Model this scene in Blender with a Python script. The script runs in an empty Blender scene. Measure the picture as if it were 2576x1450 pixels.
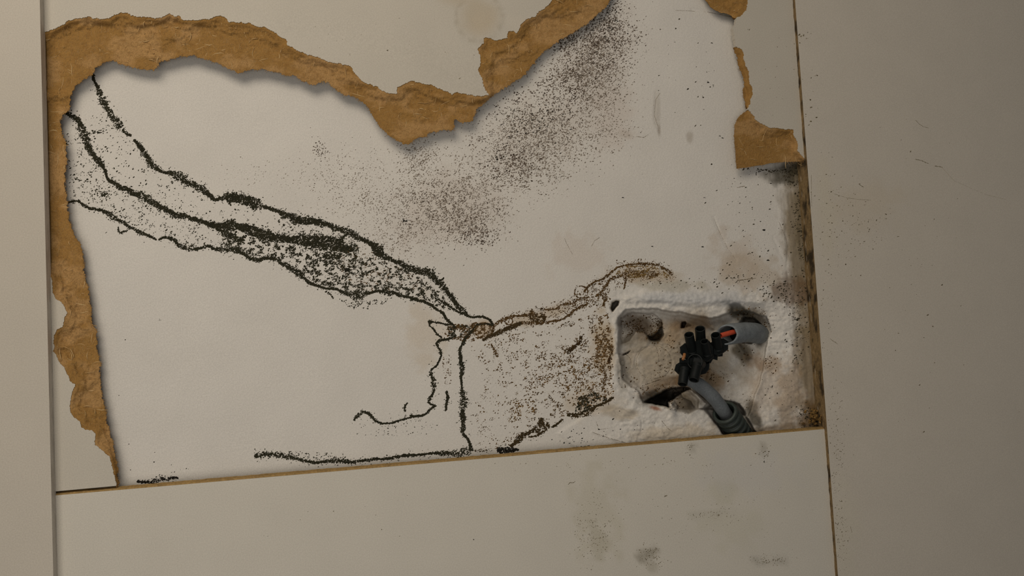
import bpy, math, random
import numpy as np
from mathutils import Matrix, Vector
from mathutils.geometry import delaunay_2d_cdt

# ------------------------------------------------------------------ camera
F = 1900.0                                  # focal length in pixels of the 2576 x 1450 frame
CX, CY = 1288.0, 725.0
def nrm(a): a = np.array(a, float); return a / np.linalg.norm(a)
# vanishing points of the cabinet's verticals and of the sawn horizontal edge give the pose
Zc = nrm((-2062, -37921, 1900))
Xc = nrm((10243, -462, 1900)); Xc = nrm(Xc - Zc * Xc.dot(Zc))
Yc = np.cross(Zc, Xc)
if Yc[2] < 0: Yc = -Yc
M = np.array([Xc, Yc, Zc])                  # camera axes (right, down, forward) -> world
fwd = M @ np.array([0, 0, 1.0])
CAM = np.array([0, 0, 0.5]) - fwd * (0.41 / fwd[1])
cam_data = bpy.data.cameras.new('camera'); cam = bpy.data.objects.new('camera', cam_data)
bpy.context.scene.collection.objects.link(cam)
cam_data.sensor_width = 36.0; cam_data.lens = F / 2576 * 36.0
cam_data.clip_start = 0.01; cam_data.clip_end = 20
r_, u_, b_ = M @ np.array([1., 0, 0]), M @ np.array([0, -1., 0]), M @ np.array([0, 0, -1.])
cam.matrix_world = Matrix([[r_[i], u_[i], b_[i], CAM[i]] for i in range(3)] + [[0, 0, 0, 1]])
sc = bpy.context.scene
sc.camera = cam

# ------------------------------------------------------------------ light
w = bpy.data.worlds.new('room'); sc.world = w; w.use_nodes = True
w.node_tree.nodes['Background'].inputs[0].default_value = (0.90, 0.94, 1.0, 1)
w.node_tree.nodes['Background'].inputs[1].default_value = 0.13
def area(name, loc, aim, size, power, col):
    l = bpy.data.lights.new(name, 'AREA'); l.shape = 'RECTANGLE'; l.size, l.size_y = size
    l.energy = power; l.color = col
    o = bpy.data.objects.new(name, l); sc.collection.objects.link(o)
    o.location = loc; o.rotation_euler = (Vector(aim) - Vector(loc)).to_track_quat('-Z', 'Y').to_euler()
    return o
area('ceiling_lamp_light', (-0.28, -0.48, 0.95), (-0.1, 0, 0.46), (0.46, 0.32), 3.7, (1.0, 0.90, 0.76))
area('front_fill_light', (-0.24, -0.56, 0.31), (-0.12, 0, 0.44), (0.6, 0.45), 1.75, (1.0, 0.94, 0.85))  # added soft fill from low front left, brightens the lower wall
sc.view_settings.view_transform = 'Standard'
sc.view_settings.look = 'None'
sc.view_settings.gamma = 1.0
sc.view_settings.use_curve_mapping = False
sc.view_settings.exposure = -0.68

# ------------------------------------------------------------------ helpers
rng = np.random.default_rng(7)
WALL = 0.008                                # wall surface, 8 mm behind the panel's face
def rays(u, v):
    d = np.stack([(np.asarray(u, float) - CX) / F, (np.asarray(v, float) - CY) / F, np.ones(np.shape(u))], -1)
    return d @ M.T
def PY(u, v, y):                            # point seen at pixel u, v lying at depth y
    d = rays(u, v); t = (np.asarray(y) - CAM[1]) / d[..., 1]
    return CAM + d * t[..., None]
def PX(u, v, x):                            # point seen at pixel u, v lying on the plane x
    d = rays(u, v); t = (x - CAM[0]) / d[..., 0]
    return CAM + d * t[..., None]
def P1(u, v, y): return Vector(PY(np.array(float(u)), np.array(float(v)), np.array(float(y) * 0.001)))
def lin(c): return tuple(((x / 255) / 12.92 if x / 255 <= .04045 else ((x / 255 + .055) / 1.055) ** 2.4) for x in c)

def _h(ix, iy, s):
    n = (ix.astype(np.int64) * 374761393 + iy.astype(np.int64) * 668265263 + s * 974634777) & 0xffffffff
    n = ((n ^ (n >> 13)) * 1274126177) & 0xffffffff
    return ((n ^ (n >> 16)) & 0xffff) / 65535.0
def vn(x, y, s=0):
    x = np.asarray(x, float); y = np.asarray(y, float)
    ix, iy = np.floor(x), np.floor(y); fx, fy = x - ix, y - iy
    fx = fx * fx * (3 - 2 * fx); fy = fy * fy * (3 - 2 * fy)
    a, b, c, d = _h(ix, iy, s), _h(ix + 1, iy, s), _h(ix, iy + 1, s), _h(ix + 1, iy + 1, s)
    return (a + (b - a) * fx) * (1 - fy) + (c + (d - c) * fx) * fy
def fbm(x, y, s=0, o=4):
    r = 0; a = .5; t = 0
    for k in range(o):
        r = r + a * vn(x * 2 ** k, y * 2 ** k, s + k * 17); t += a; a *= .5
    return r / t
def dist(poly, U, V, closed=True):          # distance to a polyline
    p = np.array(poly, float); n = len(p); best = np.full(np.shape(U), 1e18)
    for i in range(n if closed else n - 1):
        a, b = p[i], p[(i + 1) % n]; e = b - a; L = e.dot(e) + 1e-9
        t = np.clip(((U - a[0]) * e[0] + (V - a[1]) * e[1]) / L, 0, 1)
        best = np.minimum(best, (U - a[0] - t * e[0]) ** 2 + (V - a[1] - t * e[1]) ** 2)
    return np.sqrt(best)
def inside(poly, U, V):
    p = np.array(poly, float); n = len(p); r = np.zeros(np.shape(U), bool)
    for i in range(n):
        a, b = p[i], p[(i + 1) % n]
        if a[1] == b[1]: continue
        c = ((a[1] > V) != (b[1] > V)) & (U < (b[0] - a[0]) * (V - a[1]) / (b[1] - a[1]) + a[0])
        r ^= c
    return r
def sd(poly, U, V): return np.where(inside(poly, U, V), -1, 1) * dist(poly, U, V)
def sstep(t): t = np.clip(t, 0, 1); return t * t * (3 - 2 * t)

def mesh_obj(name, verts, faces, mat, parent=None, cols=None, smooth=False):
    me = bpy.data.meshes.new(name)
    verts = np.asarray(verts, float).reshape(-1, 3)
    if isinstance(faces, np.ndarray):
        n, k = faces.shape
        me.vertices.add(len(verts)); me.vertices.foreach_set('co', verts.ravel())
        me.loops.add(n * k); me.loops.foreach_set('vertex_index', faces.astype(np.int32).ravel())
        me.polygons.add(n); me.polygons.foreach_set('loop_start', np.arange(0, n * k, k, dtype=np.int32))
        me.update(calc_edges=True)
    else:
        me.from_pydata([tuple(v) for v in verts], [], [list(map(int, f)) for f in faces])
    if cols is not None:
        at = me.color_attributes.new('Col', 'FLOAT_COLOR', 'POINT')
        c = np.ones((len(verts), 4)); c[:, :3] = cols
        at.data.foreach_set('color', c.ravel())
    me.polygons.foreach_set('use_smooth', np.full(len(me.polygons), bool(smooth)))
    me.materials.append(mat)
    o = bpy.data.objects.new(name, me); sc.collection.objects.link(o)
    if parent is not None: o.parent = parent
    return o
def tag(o, label=None, cat=None, group=None, kind=None):
    if label: o['label'] = label
    if cat: o['category'] = cat
    if group: o['group'] = group
    if kind: o['kind'] = kind
    return o
def thing(name, label, cat, group=None):
    o = bpy.data.objects.new(name, None); sc.collection.objects.link(o); o.empty_display_size = .01
    return tag(o, label, cat, group)

def material(name, base=None, rough=.8, grain=.06, gscale=1700, mottle=.05, mscale=60, bump=.15, bscale=900, spec=.3, bdist=.0004):
    m = bpy.data.materials.new(name); m.use_nodes = True; nt = m.node_tree; N = nt.nodes; L = nt.links
    bs = N['Principled BSDF']; bs.inputs['Roughness'].default_value = rough
    bs.inputs['Specular IOR Level'].default_value = spec
    tc = N.new('ShaderNodeTexCoord')
    if base is None:
        a = N.new('ShaderNodeAttribute'); a.attribute_name = 'Col'; src = a.outputs['Color']
    else:
        a = N.new('ShaderNodeRGB'); a.outputs[0].default_value = (*base, 1); src = a.outputs[0]
    def noise(scale, det):
        n = N.new('ShaderNodeTexNoise'); n.inputs['Scale'].default_value = scale
        n.inputs['Detail'].default_value = det; L.new(tc.outputs['Object'], n.inputs['Vector']); return n
    def vary(src, n, amt):
        mr = N.new('ShaderNodeMapRange'); mr.inputs['From Min'].default_value = .25; mr.inputs['From Max'].default_value = .75
        mr.inputs['To Min'].default_value = 1 - amt; mr.inputs['To Max'].default_value = 1 + amt
        L.new(n.outputs['Fac'], mr.inputs['Value'])
        mx = N.new('ShaderNodeVectorMath'); mx.operation = 'SCALE'
        L.new(src, mx.inputs[0]); L.new(mr.outputs[0], mx.inputs['Scale']); return mx.outputs[0]
    c = vary(src, noise(gscale, 2), grain); c = vary(c, noise(mscale, 4), mottle)
    L.new(c, bs.inputs['Base Color'])
    bn = noise(bscale, 3); bp = N.new('ShaderNodeBump'); bp.inputs['Strength'].default_value = bump
    bp.inputs['Distance'].default_value = bdist
    L.new(bn.outputs['Fac'], bp.inputs['Height']); L.new(bp.outputs[0], bs.inputs['Normal'])
    return m

M_wall = material('painted_plaster', None, .9, .10, 1500, .03, 45, .35, 700, .15)
M_white = material('white_laminate', None, .55, .09, 1600, .025, 40, .10, 1200, .3)
M_fibre = material('torn_fibreboard', None, .95, .20, 2200, .06, 160, .7, 900, .1, .0005)
M_strand = material('wood_fibre_strands', None, .85, .1, 900, .05, 100, .1, 900, .2)
M_mould = material('mould', None, .95, .22, 1500, .2, 300, .6, 1500, .08)
M_sawn = material('sawn_fibreboard_edge', lin((150, 122, 78)), .9, .25, 900, .15, 150, .6, 800, .15)
M_bare = material('bare_chipboard', None, .9, .2, 900, .2, 150, .7, 600, .15)
M_black = material('black_plastic', lin((17, 20, 19)), .5, .1, 900, .05, 100, .15, 600, .22)
M_deep = material('dark_screw_and_shade_plug', lin((14, 14, 14)), .5, .1, 900, .05, 100, .15, 600, .3)  # screws, and the plug that paints shade inside the sheath
M_grey = material('grey_cable_sheath', lin((108, 112, 114)), .6, .18, 1300, .12, 120, .35, 700, .3)
M_pipe = material('pale_grey_sheath', lin((122, 127, 129)), .6, .2, 1300, .25, 180, .35, 700, .3)
M_red = material('red_insulation', lin((196, 80, 52)), .6, .15, 1500, .08, 200, .3, 900, .3)
M_cond = material('dark_green_conduit', lin((50, 57, 52)), .5, .2, 900, .2, 140, .3, 500, .4)
M_copper = material('copper_strand', lin((150, 96, 50)), .4, .1, 900, .05, 100, .1, 600, .5)

def left_line(v): return 100 + .0235 * v
def right_line(v): return 1997 + .0745 * v
def cut_line(u): return 1248 - .08638 * (u - 130)

# ------------------------------------------------------------------ wall relief (mm behind the wall's face, pixel outlines)
REL = [
 # main recess of the old socket box
 ([(1553,800),(1575,778),(1620,774),(1680,780),(1740,790),(1790,800),(1835,785),(1880,780),(1930,795),(1940,830),(1925,900),(1915,960),(1895,1010),(1885,1050),(1830,1040),(1760,1032),(1700,1030),(1617,1016),(1600,985),(1565,955),(1553,890)], 7.5, 5),
 ([(1555,805),(1580,782),(1660,783),(1760,800),(1800,830),(1790,930),(1770,990),(1700,1010),(1630,1000),(1570,950),(1556,890)], 3.0, 10),
 ([(1840,730),(1960,750),(2010,860),(2000,1000),(1950,1060),(1880,1040),(1850,900)], 3.0, 70),
 ([(1560,800),(1590,785),(1640,788),(1668,805),(1668,850),(1652,861),(1632,858),(1618,840),(1602,835),(1585,858),(1562,868),(1557,850)], 6.5, 5),
 ([(1622,842),(1640,848),(1655,832),(1668,815),(1672,845),(1658,862),(1636,861)], 9.0, 4),
 ([(1537,760),(1548,755),(1560,757),(1556,770),(1548,778),(1540,790),(1533,775)], 26.0, 5),
 ([(1713,810),(1724,808),(1727,815),(1722,828),(1710,828),(1711,820)], 22.0, 4),
 ([(1724,812),(1742,818),(1740,824),(1722,829)], 5.0, 6),
 ([(1547,889),(1565,892),(1580,884),(1590,880),(1580,889),(1568,895),(1552,892)], 14.0, 2.5),
 ([(1617,1014),(1640,998),(1665,982),(1690,972),(1735,974),(1742,980),(1700,1000),(1682,1015),(1690,1032),(1655,1022)], 42.0, 6),
 ([(1690,985),(1735,982),(1762,1005),(1758,1030),(1735,1042),(1700,1034),(1688,1020)], 9.0, 8),
 ([(1768,1030),(1790,1012),(1820,1005),(1860,1015),(1880,1045),(1905,1090),(1930,1130),(1880,1160),(1835,1120),(1800,1070)], 15.0, 7),
 ([(1740,985),(1775,988),(1800,1010),(1790,1026),(1765,1004)], 12.0, 6),
 ([(1712,984),(1742,980),(1768,1000),(1784,1010),(1770,1028),(1748,1030),(1735,1012),(1716,1000)], -6.5, 3),
 ([(1682,1016),(1694,1006),(1706,1020),(1700,1034),(1684,1030)], -12.0, 3),
 ([(1870,795),(1900,797),(1915,815),(1912,850),(1890,868),(1860,862),(1845,830)], 14.0, 8),
 ([(1830,765),(1860,762),(1890,790),(1880,800),(1835,790)], 4.0, 12),
 ([(1850,855),(1890,860),(1900,905),(1880,910)], 3.0, 12),
 # putty ridge and flaked steps around it (negative = proud of the wall)
 ([(1560,742),(1620,728),(1720,728),(1830,738),(1930,752),(1925,778),(1830,768),(1740,778),(1660,765),(1575,770),(1556,756)], -1.6, 16),
 ([(1480,1038),(1500,1040),(1540,1030),(1552,1040),(1580,1052),(1615,1055),(1612,1085),(1600,1125),(1450,1135),(1400,1090)], -.8, 4),
 ([(1540,905),(1556,900),(1560,960),(1590,990),(1610,1018),(1590,1045),(1555,1032),(1530,1000)], -.9, 8),
 ([(1540,800),(1553,800),(1556,860),(1552,892),(1542,890)], -.9, 5),
]
RING = [(1645, 912, 45), (1562, 914, 26), (1594, 846, 46), (1567, 913, 6), (1815, 905, 55)]
def relief(U, V):
    U = np.asarray(U, float); V = np.asarray(V, float); r = np.zeros(U.shape)
    r += .25 * (fbm(U / 160, V / 160, 3, 3) - .5)
    m = (U > 1380) & (U < 2110) & (V > 690) & (V < 1170)
    if m.any():
        u, v = U[m], V[m]
        u = u + 7 * (fbm(u / 22, v / 22, 5, 3) - .5); v = v + 7 * (fbm(U[m] / 22, v / 22, 9, 3) - .5)
        q = np.zeros(u.shape)
        for poly, d, s in REL:
            q += d * sstep(-sd(poly, u, v) / s)
        for cx, cy, R in RING:
            q += .35 * np.exp(-((np.hypot(u - cx, (v - cy) * 1.05) - R) / 2.2) ** 2)
        rough = sstep((u - 1500) / 80) * sstep((2060 - u) / 60) * sstep((v - 700) / 60)
        q += rough * (1.9 * (fbm(u / 34, v / 26, 21, 5) - .5) + 1.1 * (fbm(u / 8, v / 6, 31, 3) - .5))
        r[m] += q
    dr = U - right_line(V); m = (dr > -95) & (dr < 20) & (V > 405)
    if m.any(): r[m] += (1.1 * (fbm(dr[m] / 9, V[m] / 150, 77, 3) - .5) + .5 * (fbm(dr[m] / 5, V[m] / 12, 78, 2) - .5)) * sstep((dr[m] + 95) / 30)
    # scrape marks of the filling knife
    for line, d in (([(1795,548),(1808,580),(1830,625),(1852,655)], .35), ([(1965,570),(1985,610),(1980,660)], .4), ([(1945,600),(1975,660),(1990,740)], .3), ([(1490,1088),(1530,1102),(1582,1117)], -.4), ([(1650,235),(1646,300),(1660,330)], .2), ([(1740,25),(1800,30),(1850,42)], .4)):
        xs = [p[0] for p in line]; ys = [p[1] for p in line]
        mm = (U > min(xs) - 12) & (U < max(xs) + 12) & (V > min(ys) - 12) & (V < max(ys) + 12)
        if mm.any(): r[mm] += d * np.exp(-(dist(line, U[mm], V[mm], False) / 3) ** 2)
    return r
def wall_pt(U, V, off=0.0):                 # off metres in front of the wall's surface
    return PY(U, V, WALL + relief(U, V) * .001 - off)

# ------------------------------------------------------------------ stains of the wall paint, and shade painted into the recess
def blend(C, U, V, items, seed=50):
    for k, (cx, cy, rx, ry, rot, col, a, nz) in enumerate(items):
        c, s = math.cos(math.radians(rot)), math.sin(math.radians(rot))
        m = (np.abs(U - cx) < max(rx, ry) * 1.3) & (np.abs(V - cy) < max(rx, ry) * 1.3)
        if not m.any(): continue
        du, dv = U[m] - cx, V[m] - cy
        d = np.hypot((du * c + dv * s) / rx, (-du * s + dv * c) / ry)
        d = d + nz * (fbm(U[m] / 26, V[m] / 26, seed + k, 4) - .5)
        t = (a * sstep((1.05 - d) / .7))[:, None]
        C[m] = C[m] * (1 - t) + np.array(lin(col)) * t
    return C
PAINT = (212, 206, 197)
TAN, BRN, DRK, GRY = (178, 150, 116), (120, 92, 58), (58, 50, 34), (160, 156, 152)
STAINS_AND_SHADE = [
 (1065, 835, 60, 110, 0, (196, 180, 158), .42, 1.2), (1450, 650, 90, 60, 0, (198, 182, 166), .3, 1.8),
 (1130, 530, 190, 120, -15, (196, 184, 172), .45, .8), (1350, 330, 190, 110, -20, (196, 186, 174), .4, .8),
 (1500, 150, 110, 180, 20, (194, 184, 174), .45, .8), (1540, 290, 70, 120, 0, (198, 184, 172), .4, .8),
 (1845, 650, 60, 90, -35, (180, 160, 138), .4, 1.8), (1900, 690, 110, 60, 0, (176, 156, 130), .45, 1.6),
 (1520, 860, 40, 90, 0, (176, 150, 108), .55, 1.0), (1620, 690, 110, 30, 0, (160, 132, 88), .5, 1.0),
 (1215, 828, 50, 30, 0, (168, 140, 104), .6, .8), (1350, 800, 100, 26, -18, (176, 152, 116), .5, 1.0),
 (1480, 1010, 90, 50, 0, (176, 150, 112), .35, 1.0),
 # dirty strip along the right hand corner
 (2012, 600, 50, 330, -4.3, (128, 112, 86), .85, .8), (2036, 930, 42, 260, -4, (126, 108, 80), .85, .9),
 (1990, 440, 80, 36, 0, (64, 58, 42), .85, 1.2), (2015, 560, 22, 120, -4, (104, 90, 62), .5, 1.5),
 (1990, 730, 55, 50, 0, (110, 84, 58), .7, 1.6), (1985, 990, 45, 110, 0, (140, 112, 76), .6, 1.2),
 (1920, 1085, 150, 16, -5, (130, 102, 62), .6, 1.0), (2050, 1050, 45, 50, 0, (112, 84, 46), .8, 1.2),
 # recess: dirt and plaster tones, plus painted shade in pockets, pits and left side
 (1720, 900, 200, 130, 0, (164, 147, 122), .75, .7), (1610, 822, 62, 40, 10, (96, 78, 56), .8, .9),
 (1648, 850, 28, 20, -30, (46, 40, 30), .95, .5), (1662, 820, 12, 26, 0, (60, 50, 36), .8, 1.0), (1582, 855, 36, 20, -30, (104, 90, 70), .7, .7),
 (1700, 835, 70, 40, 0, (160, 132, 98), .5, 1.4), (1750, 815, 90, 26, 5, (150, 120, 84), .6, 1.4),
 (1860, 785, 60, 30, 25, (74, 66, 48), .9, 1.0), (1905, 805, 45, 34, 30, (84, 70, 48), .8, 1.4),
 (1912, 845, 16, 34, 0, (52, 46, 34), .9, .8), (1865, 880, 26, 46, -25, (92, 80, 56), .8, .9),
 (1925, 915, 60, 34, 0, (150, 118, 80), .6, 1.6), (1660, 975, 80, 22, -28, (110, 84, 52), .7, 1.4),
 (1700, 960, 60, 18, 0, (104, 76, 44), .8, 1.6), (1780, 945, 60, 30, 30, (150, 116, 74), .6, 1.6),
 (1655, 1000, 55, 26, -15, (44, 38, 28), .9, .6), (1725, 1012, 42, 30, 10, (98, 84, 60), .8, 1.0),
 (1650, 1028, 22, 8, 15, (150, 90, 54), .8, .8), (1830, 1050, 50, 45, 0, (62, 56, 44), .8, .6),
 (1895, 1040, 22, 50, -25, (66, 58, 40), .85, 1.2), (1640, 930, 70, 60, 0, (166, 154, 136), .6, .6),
 (1570, 940, 22, 60, 0, (150, 142, 128), .6, .5), (1600, 875, 50, 24, 0, (150, 140, 124), .5, .8),
 (1940, 980, 70, 90, 0, (186, 168, 148), .5, 1.0), (1560, 1040, 60, 20, 10, (164, 146, 118), .5, 1.0),
 (1750, 750, 190, 26, 2, (190, 190, 190), .6, .8), (1680, 720, 120, 16, 0, (168, 160, 140), .5, 1.4),
 (1700, 1090, 120, 30, -5, (196, 180, 156), .6, 1.0),
 (1652, 275, 12, 60, 0, (176, 168, 156), .5, .4), (1658, 325, 6, 22, 0, (140, 128, 112), .6, .6),
 (1735, 345, 12, 18, 0, (170, 160, 146), .6, .6), (1580, 340, 26, 14, 20, (176, 160, 144), .4, 1.0),
 (1815, 25, 50, 14, 30, (120, 116, 90), .6, .8),
]
def axis(segs):
    out = []
    for a, b, s in segs: out += list(np.arange(a, b, s))
    return np.array(out + [segs[-1][1]], float)
ua = axis([(-150, 90, 30), (90, 1480, 5), (1480, 2080, 2.2), (2080, 2300, 20)])
va = axis([(-600, -60, 30), (-60, 700, 5), (700, 1110, 2.2), (1110, 1300, 5), (1300, 2200, 50)])
UU, VV = np.meshgrid(ua, va)
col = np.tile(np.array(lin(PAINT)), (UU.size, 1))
col = blend(col, UU.ravel(), VV.ravel(), STAINS_AND_SHADE)
pts = wall_pt(UU.ravel(), VV.ravel())
nu, nv = len(ua), len(va)
ii = (np.arange(nv - 1)[:, None] * nu + np.arange(nu - 1)[None, :]).ravel()
fc = np.stack([ii, ii + nu, ii + nu + 1, ii + 1], 1)
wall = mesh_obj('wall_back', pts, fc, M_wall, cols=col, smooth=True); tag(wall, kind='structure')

# ------------------------------------------------------------------ side panels of the cabinet
YL, YR = -.005, -.0026                      # how far the two upright boards stand proud of the back panel
def upright(name, label, line, far, y0, yb, stains, edge_mat, edge_col, edge_label=None, edge_name='edge'):
    t = thing(name, label, 'board')
    vs_ = np.linspace(-700, 2200, 220); gs = np.linspace(0, 1, 90)
    G, H = np.meshgrid(gs, vs_); base = line(H)
    U = base + (far - base) * G
    C = np.tile(np.array(lin((191, 182, 168) if far < 1000 else (196, 187, 173))), (U.size, 1)); C = blend(C, U.ravel(), H.ravel(), stains, 90)
    P = PY(U.ravel(), H.ravel(), np.full(U.size, y0)); n1 = 90; N = len(P)
    Pb = P + np.array([0, .008, 0])
    g = (np.arange(219)[:, None] * n1 + np.arange(n1 - 1)[None, :]).ravel()
    q = np.stack([g, g + n1, g + n1 + 1, g + 1], 1)
    if far < 1000: q = q[:, ::-1]
    mesh_obj('face', np.concatenate([P, Pb]), np.concatenate([q, q[:, ::-1] + N]), M_white, t, np.concatenate([C, C]))
    k = 600; ve = np.linspace(-700, 2200, k); ny = 12
    E = PY(line(ve), ve, np.full(k, y0)); V = []; Cc = []
    for m_ in range(ny):
        y = y0 + (yb - y0) * m_ / (ny - 1)
        w_ = 0 if m_ == 0 else .0007 * edge_col[2] * (fbm(ve / 12, ve * 0 + m_ * .8, 4, 3) - .5)
        Q = E.copy(); Q[:, 1] = y; Q[:, 0] += w_; V.append(Q)
        t_ = sstep((fbm(ve / 34, ve * 0 + m_ * .5, 8, 4)[:, None] - .47) * 5)
        Cc.append(np.array(lin(edge_col[0])) * (1 - t_) + np.array(lin(edge_col[1])) * t_)
    a = np.arange(k - 1)
    o = mesh_obj(edge_name, np.concatenate(V), np.concatenate([np.stack([a + s * k, a + 1 + s * k, a + 1 + (s + 1) * k, a + (s + 1) * k], 1) for s in range(ny - 1)]), edge_mat, t, np.concatenate(Cc))
    if edge_label: o['label'] = edge_label
    return t
def right_front(v): return right_line(v) + 3
upright('upright_board', 'narrow plain white upright board along the left edge', left_line, -1100., YL, .0005, [], M_white, ((206, 198, 186), (190, 182, 170), 0))
upright('upright_board', 'wide grey-white upright board on the right, flecked with tiny dark spots', right_front, 3300., YR, WALL + .004,
    [(2180, 520, 120, 90, 0, (190, 176, 154), .35, 1.2), (2075, 520, 30, 160, -4, (196, 186, 164), .4, 1.0), (2120, 1340, 60, 160, 0, (196, 188, 166), .3, 1.0)],
    M_bare, ((128, 106, 74), (60, 50, 36), 1), 'bare brown mould-stained edge', 'bare_edge')

# ------------------------------------------------------------------ torn back panel
def jag(pl, amp, step=3.0, seed=0, closed=False, keep=()):
    out = []; n = len(pl); s = 0
    for i in range(n if closed else n - 1):
        a, b = np.array(pl[i], float), np.array(pl[(i + 1) % n], float)
        L = np.linalg.norm(b - a); k = max(1, int(L / step)); nn = np.array([-(b - a)[1], (b - a)[0]]) / max(L, 1e-6)
        for j in range(k):
            t = j / k; p = a + (b - a) * t
            if j or i: p = p + nn * amp * (2 * (float(fbm((s + t * L) / 9, seed * 3.1, seed, 3)) - .5) + .9 * (random.random() - .5))
            out.append(tuple(p))
        s += L
    if not closed: out.append(tuple(pl[-1]))
    return out
random.seed(11)
LAM = [(102,82),(125,77),(150,68),(172,52),(190,48),(210,44),(225,40),(235,46),(255,47),(275,46),(290,36),(305,33),(320,32),(330,40),(345,43),(370,42),(385,45),(405,45),(415,40),(427,34),(440,42),(450,38),(458,48),(470,51),(500,50),(515,48),(528,50),(540,42),(555,39),(565,44),(575,54),(600,56),(628,59),(640,66),(665,68),(688,78),(700,90),(718,98),(722,105),(723,115),(735,119),(755,130),(775,137),(795,143),(815,150),(838,159),(850,158),(872,163),(885,172),(895,187),(905,198),(915,205),(930,212),(948,217),(960,227),(975,234),(998,235),(997,220),(1010,215),(1022,207),(1040,205),(1055,208),(1085,213),(1100,222),(1125,230),(1137,238),(1150,232),(1170,236),(1190,240),(1210,243),(1230,240),(1222,229),(1216,215),(1214,200),(1208,187),(1202,175),(1207,165),(1210,150),(1207,138),(1202,127),(1205,118),(1216,110),(1217,95),(1228,94),(1245,103),(1265,98),(1277,96),(1278,80),(1290,79),(1298,84),(1305,75),(1310,62),(1325,48),(1345,42),(1350,33),(1370,20),(1380,13),(1387,0),(1405,-60),(1430,-150),(1700,-170),(1870,-130),(1884,-50),(1880,0),(1882,10),(1878,25),(1865,40),(1853,45),(1852,55),(1845,67),(1847,80),(1848,100),(1850,115),(1862,122),(1872,135),(1873,155),(1880,170),(1885,195),(1890,220),(1893,240),(1888,255),(1885,265),(1882,275),(1890,285),(1898,295),(1905,305),(1920,312),(1935,320),(1960,323),(1995,327),(1998,340),(2005,358),(2008,365),(2005,380),(2012,385),(2025,402)]
HOLE1 = [(1535,0),(1520,22),(1500,38),(1488,52),(1470,65),(1450,77),(1430,87),(1410,100),(1390,113),(1370,130),(1350,150),(1335,170),(1320,187),(1310,198),(1290,205),(1275,218),(1255,230),(1240,240),(1225,253),(1210,265),(1198,280),(1192,292),(1188,303),(1175,309),(1165,310),(1150,303),(1143,302),(1142,318),(1138,328),(1120,327),(1110,330),(1095,333),(1080,335),(1070,343),(1055,345),(1042,352),(1035,362),(1020,363),(1010,360),(995,350),(975,338),(960,325),(945,305),(935,285),(920,265),(905,250),(890,245),(870,240),(850,230),(835,218),(825,207),(810,206),(795,213),(775,211),(760,203),(745,192),(720,190),(700,183),(680,180),(665,173),(640,175),(615,178),(600,183),(585,177),(570,170),(545,158),(520,150),(500,144),(480,141),(455,140),(440,148),(420,152),(405,153),(395,165),(388,178),(370,175),(340,172),(310,163),(290,156),(275,153),(260,158),(245,168),(235,180),(228,190),(210,200),(195,212),(185,225),(178,240),(176,255),(176,270),(165,285),(155,295),(150,305),(152,320),(158,340),(164,360),(166,380),(168,410),(163,440),(163,470),(168,500),(170,530),(175,560),(182,580),(190,600),(203,612),(208,640),(212,680),(218,710),(223,740),(230,790),(232,815),(243,830),(243,850),(245,880),(250,905),(253,920),(250,940),(255,970),(256,1000),(262,1020),(267,1035),(265,1050),(272,1070),(278,1090),(283,1110),(288,1150),(295,1170),(298,1185),(294,1197),(297,1215),(295,1224)]
HOLE0 = [(1848,46),(1835,38),(1810,31),(1790,20),(1775,0),(1750,-40),(1700,-90),(1640,-105),(1590,-90),(1552,-30)]
LL = [(118,690),(130,700),(133,735),(140,752),(153,760),(163,775),(170,788),(163,795),(160,810),(157,822),(143,830),(136,845),(134,860),(137,875),(133,885),(142,893),(147,910),(160,925),(170,945),(178,960),(190,968),(185,980),(180,995),(176,1015),(177,1035),(182,1048),(200,1060),(205,1075),(215,1082),(230,1082),(240,1092),(238,1120),(250,1128),(265,1140),(275,1150),(280,1170),(285,1185),(288,1200),(292,1223)]
SLIV = [(1848,116),(1847,130),(1855,145),(1857,165),(1868,190),(1872,215),(1869,235),(1874,255),(1880,272)]
CHUNK = [(1882,277),(1868,285),(1855,298),(1848,315),(1847,340),(1849,370),(1852,410),(1853,425),(1870,423),(1900,418),(1940,411),(1970,408),(2000,407),(2026,406)]
lamj = jag(LAM, 2.7, 2.1, 1); llj = jag(LL, 2.2, 2.2, 2)
hole1j = jag(HOLE1, 4.0, 2.2, 3); hole0j = jag(HOLE0, 2.5, 3, 4)
slivj = jag(SLIV, 2.5, 2.4, 5); chunkj = jag(CHUNK, 1.0, 2.6, 6)
def warp(u, v):                             # the panel bows slightly; metres in front of its plane
    return .0012 * np.exp(-(((u - 1010) / 260) ** 2 + ((v - 330) / 130) ** 2)) + .0012 * np.exp(-(((u - 600) / 320) ** 2 + ((v - 170) / 90) ** 2)) \
         + .001 * np.exp(-(((u - 1850) / 60) ** 2 + ((v - 350) / 130) ** 2))
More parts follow.
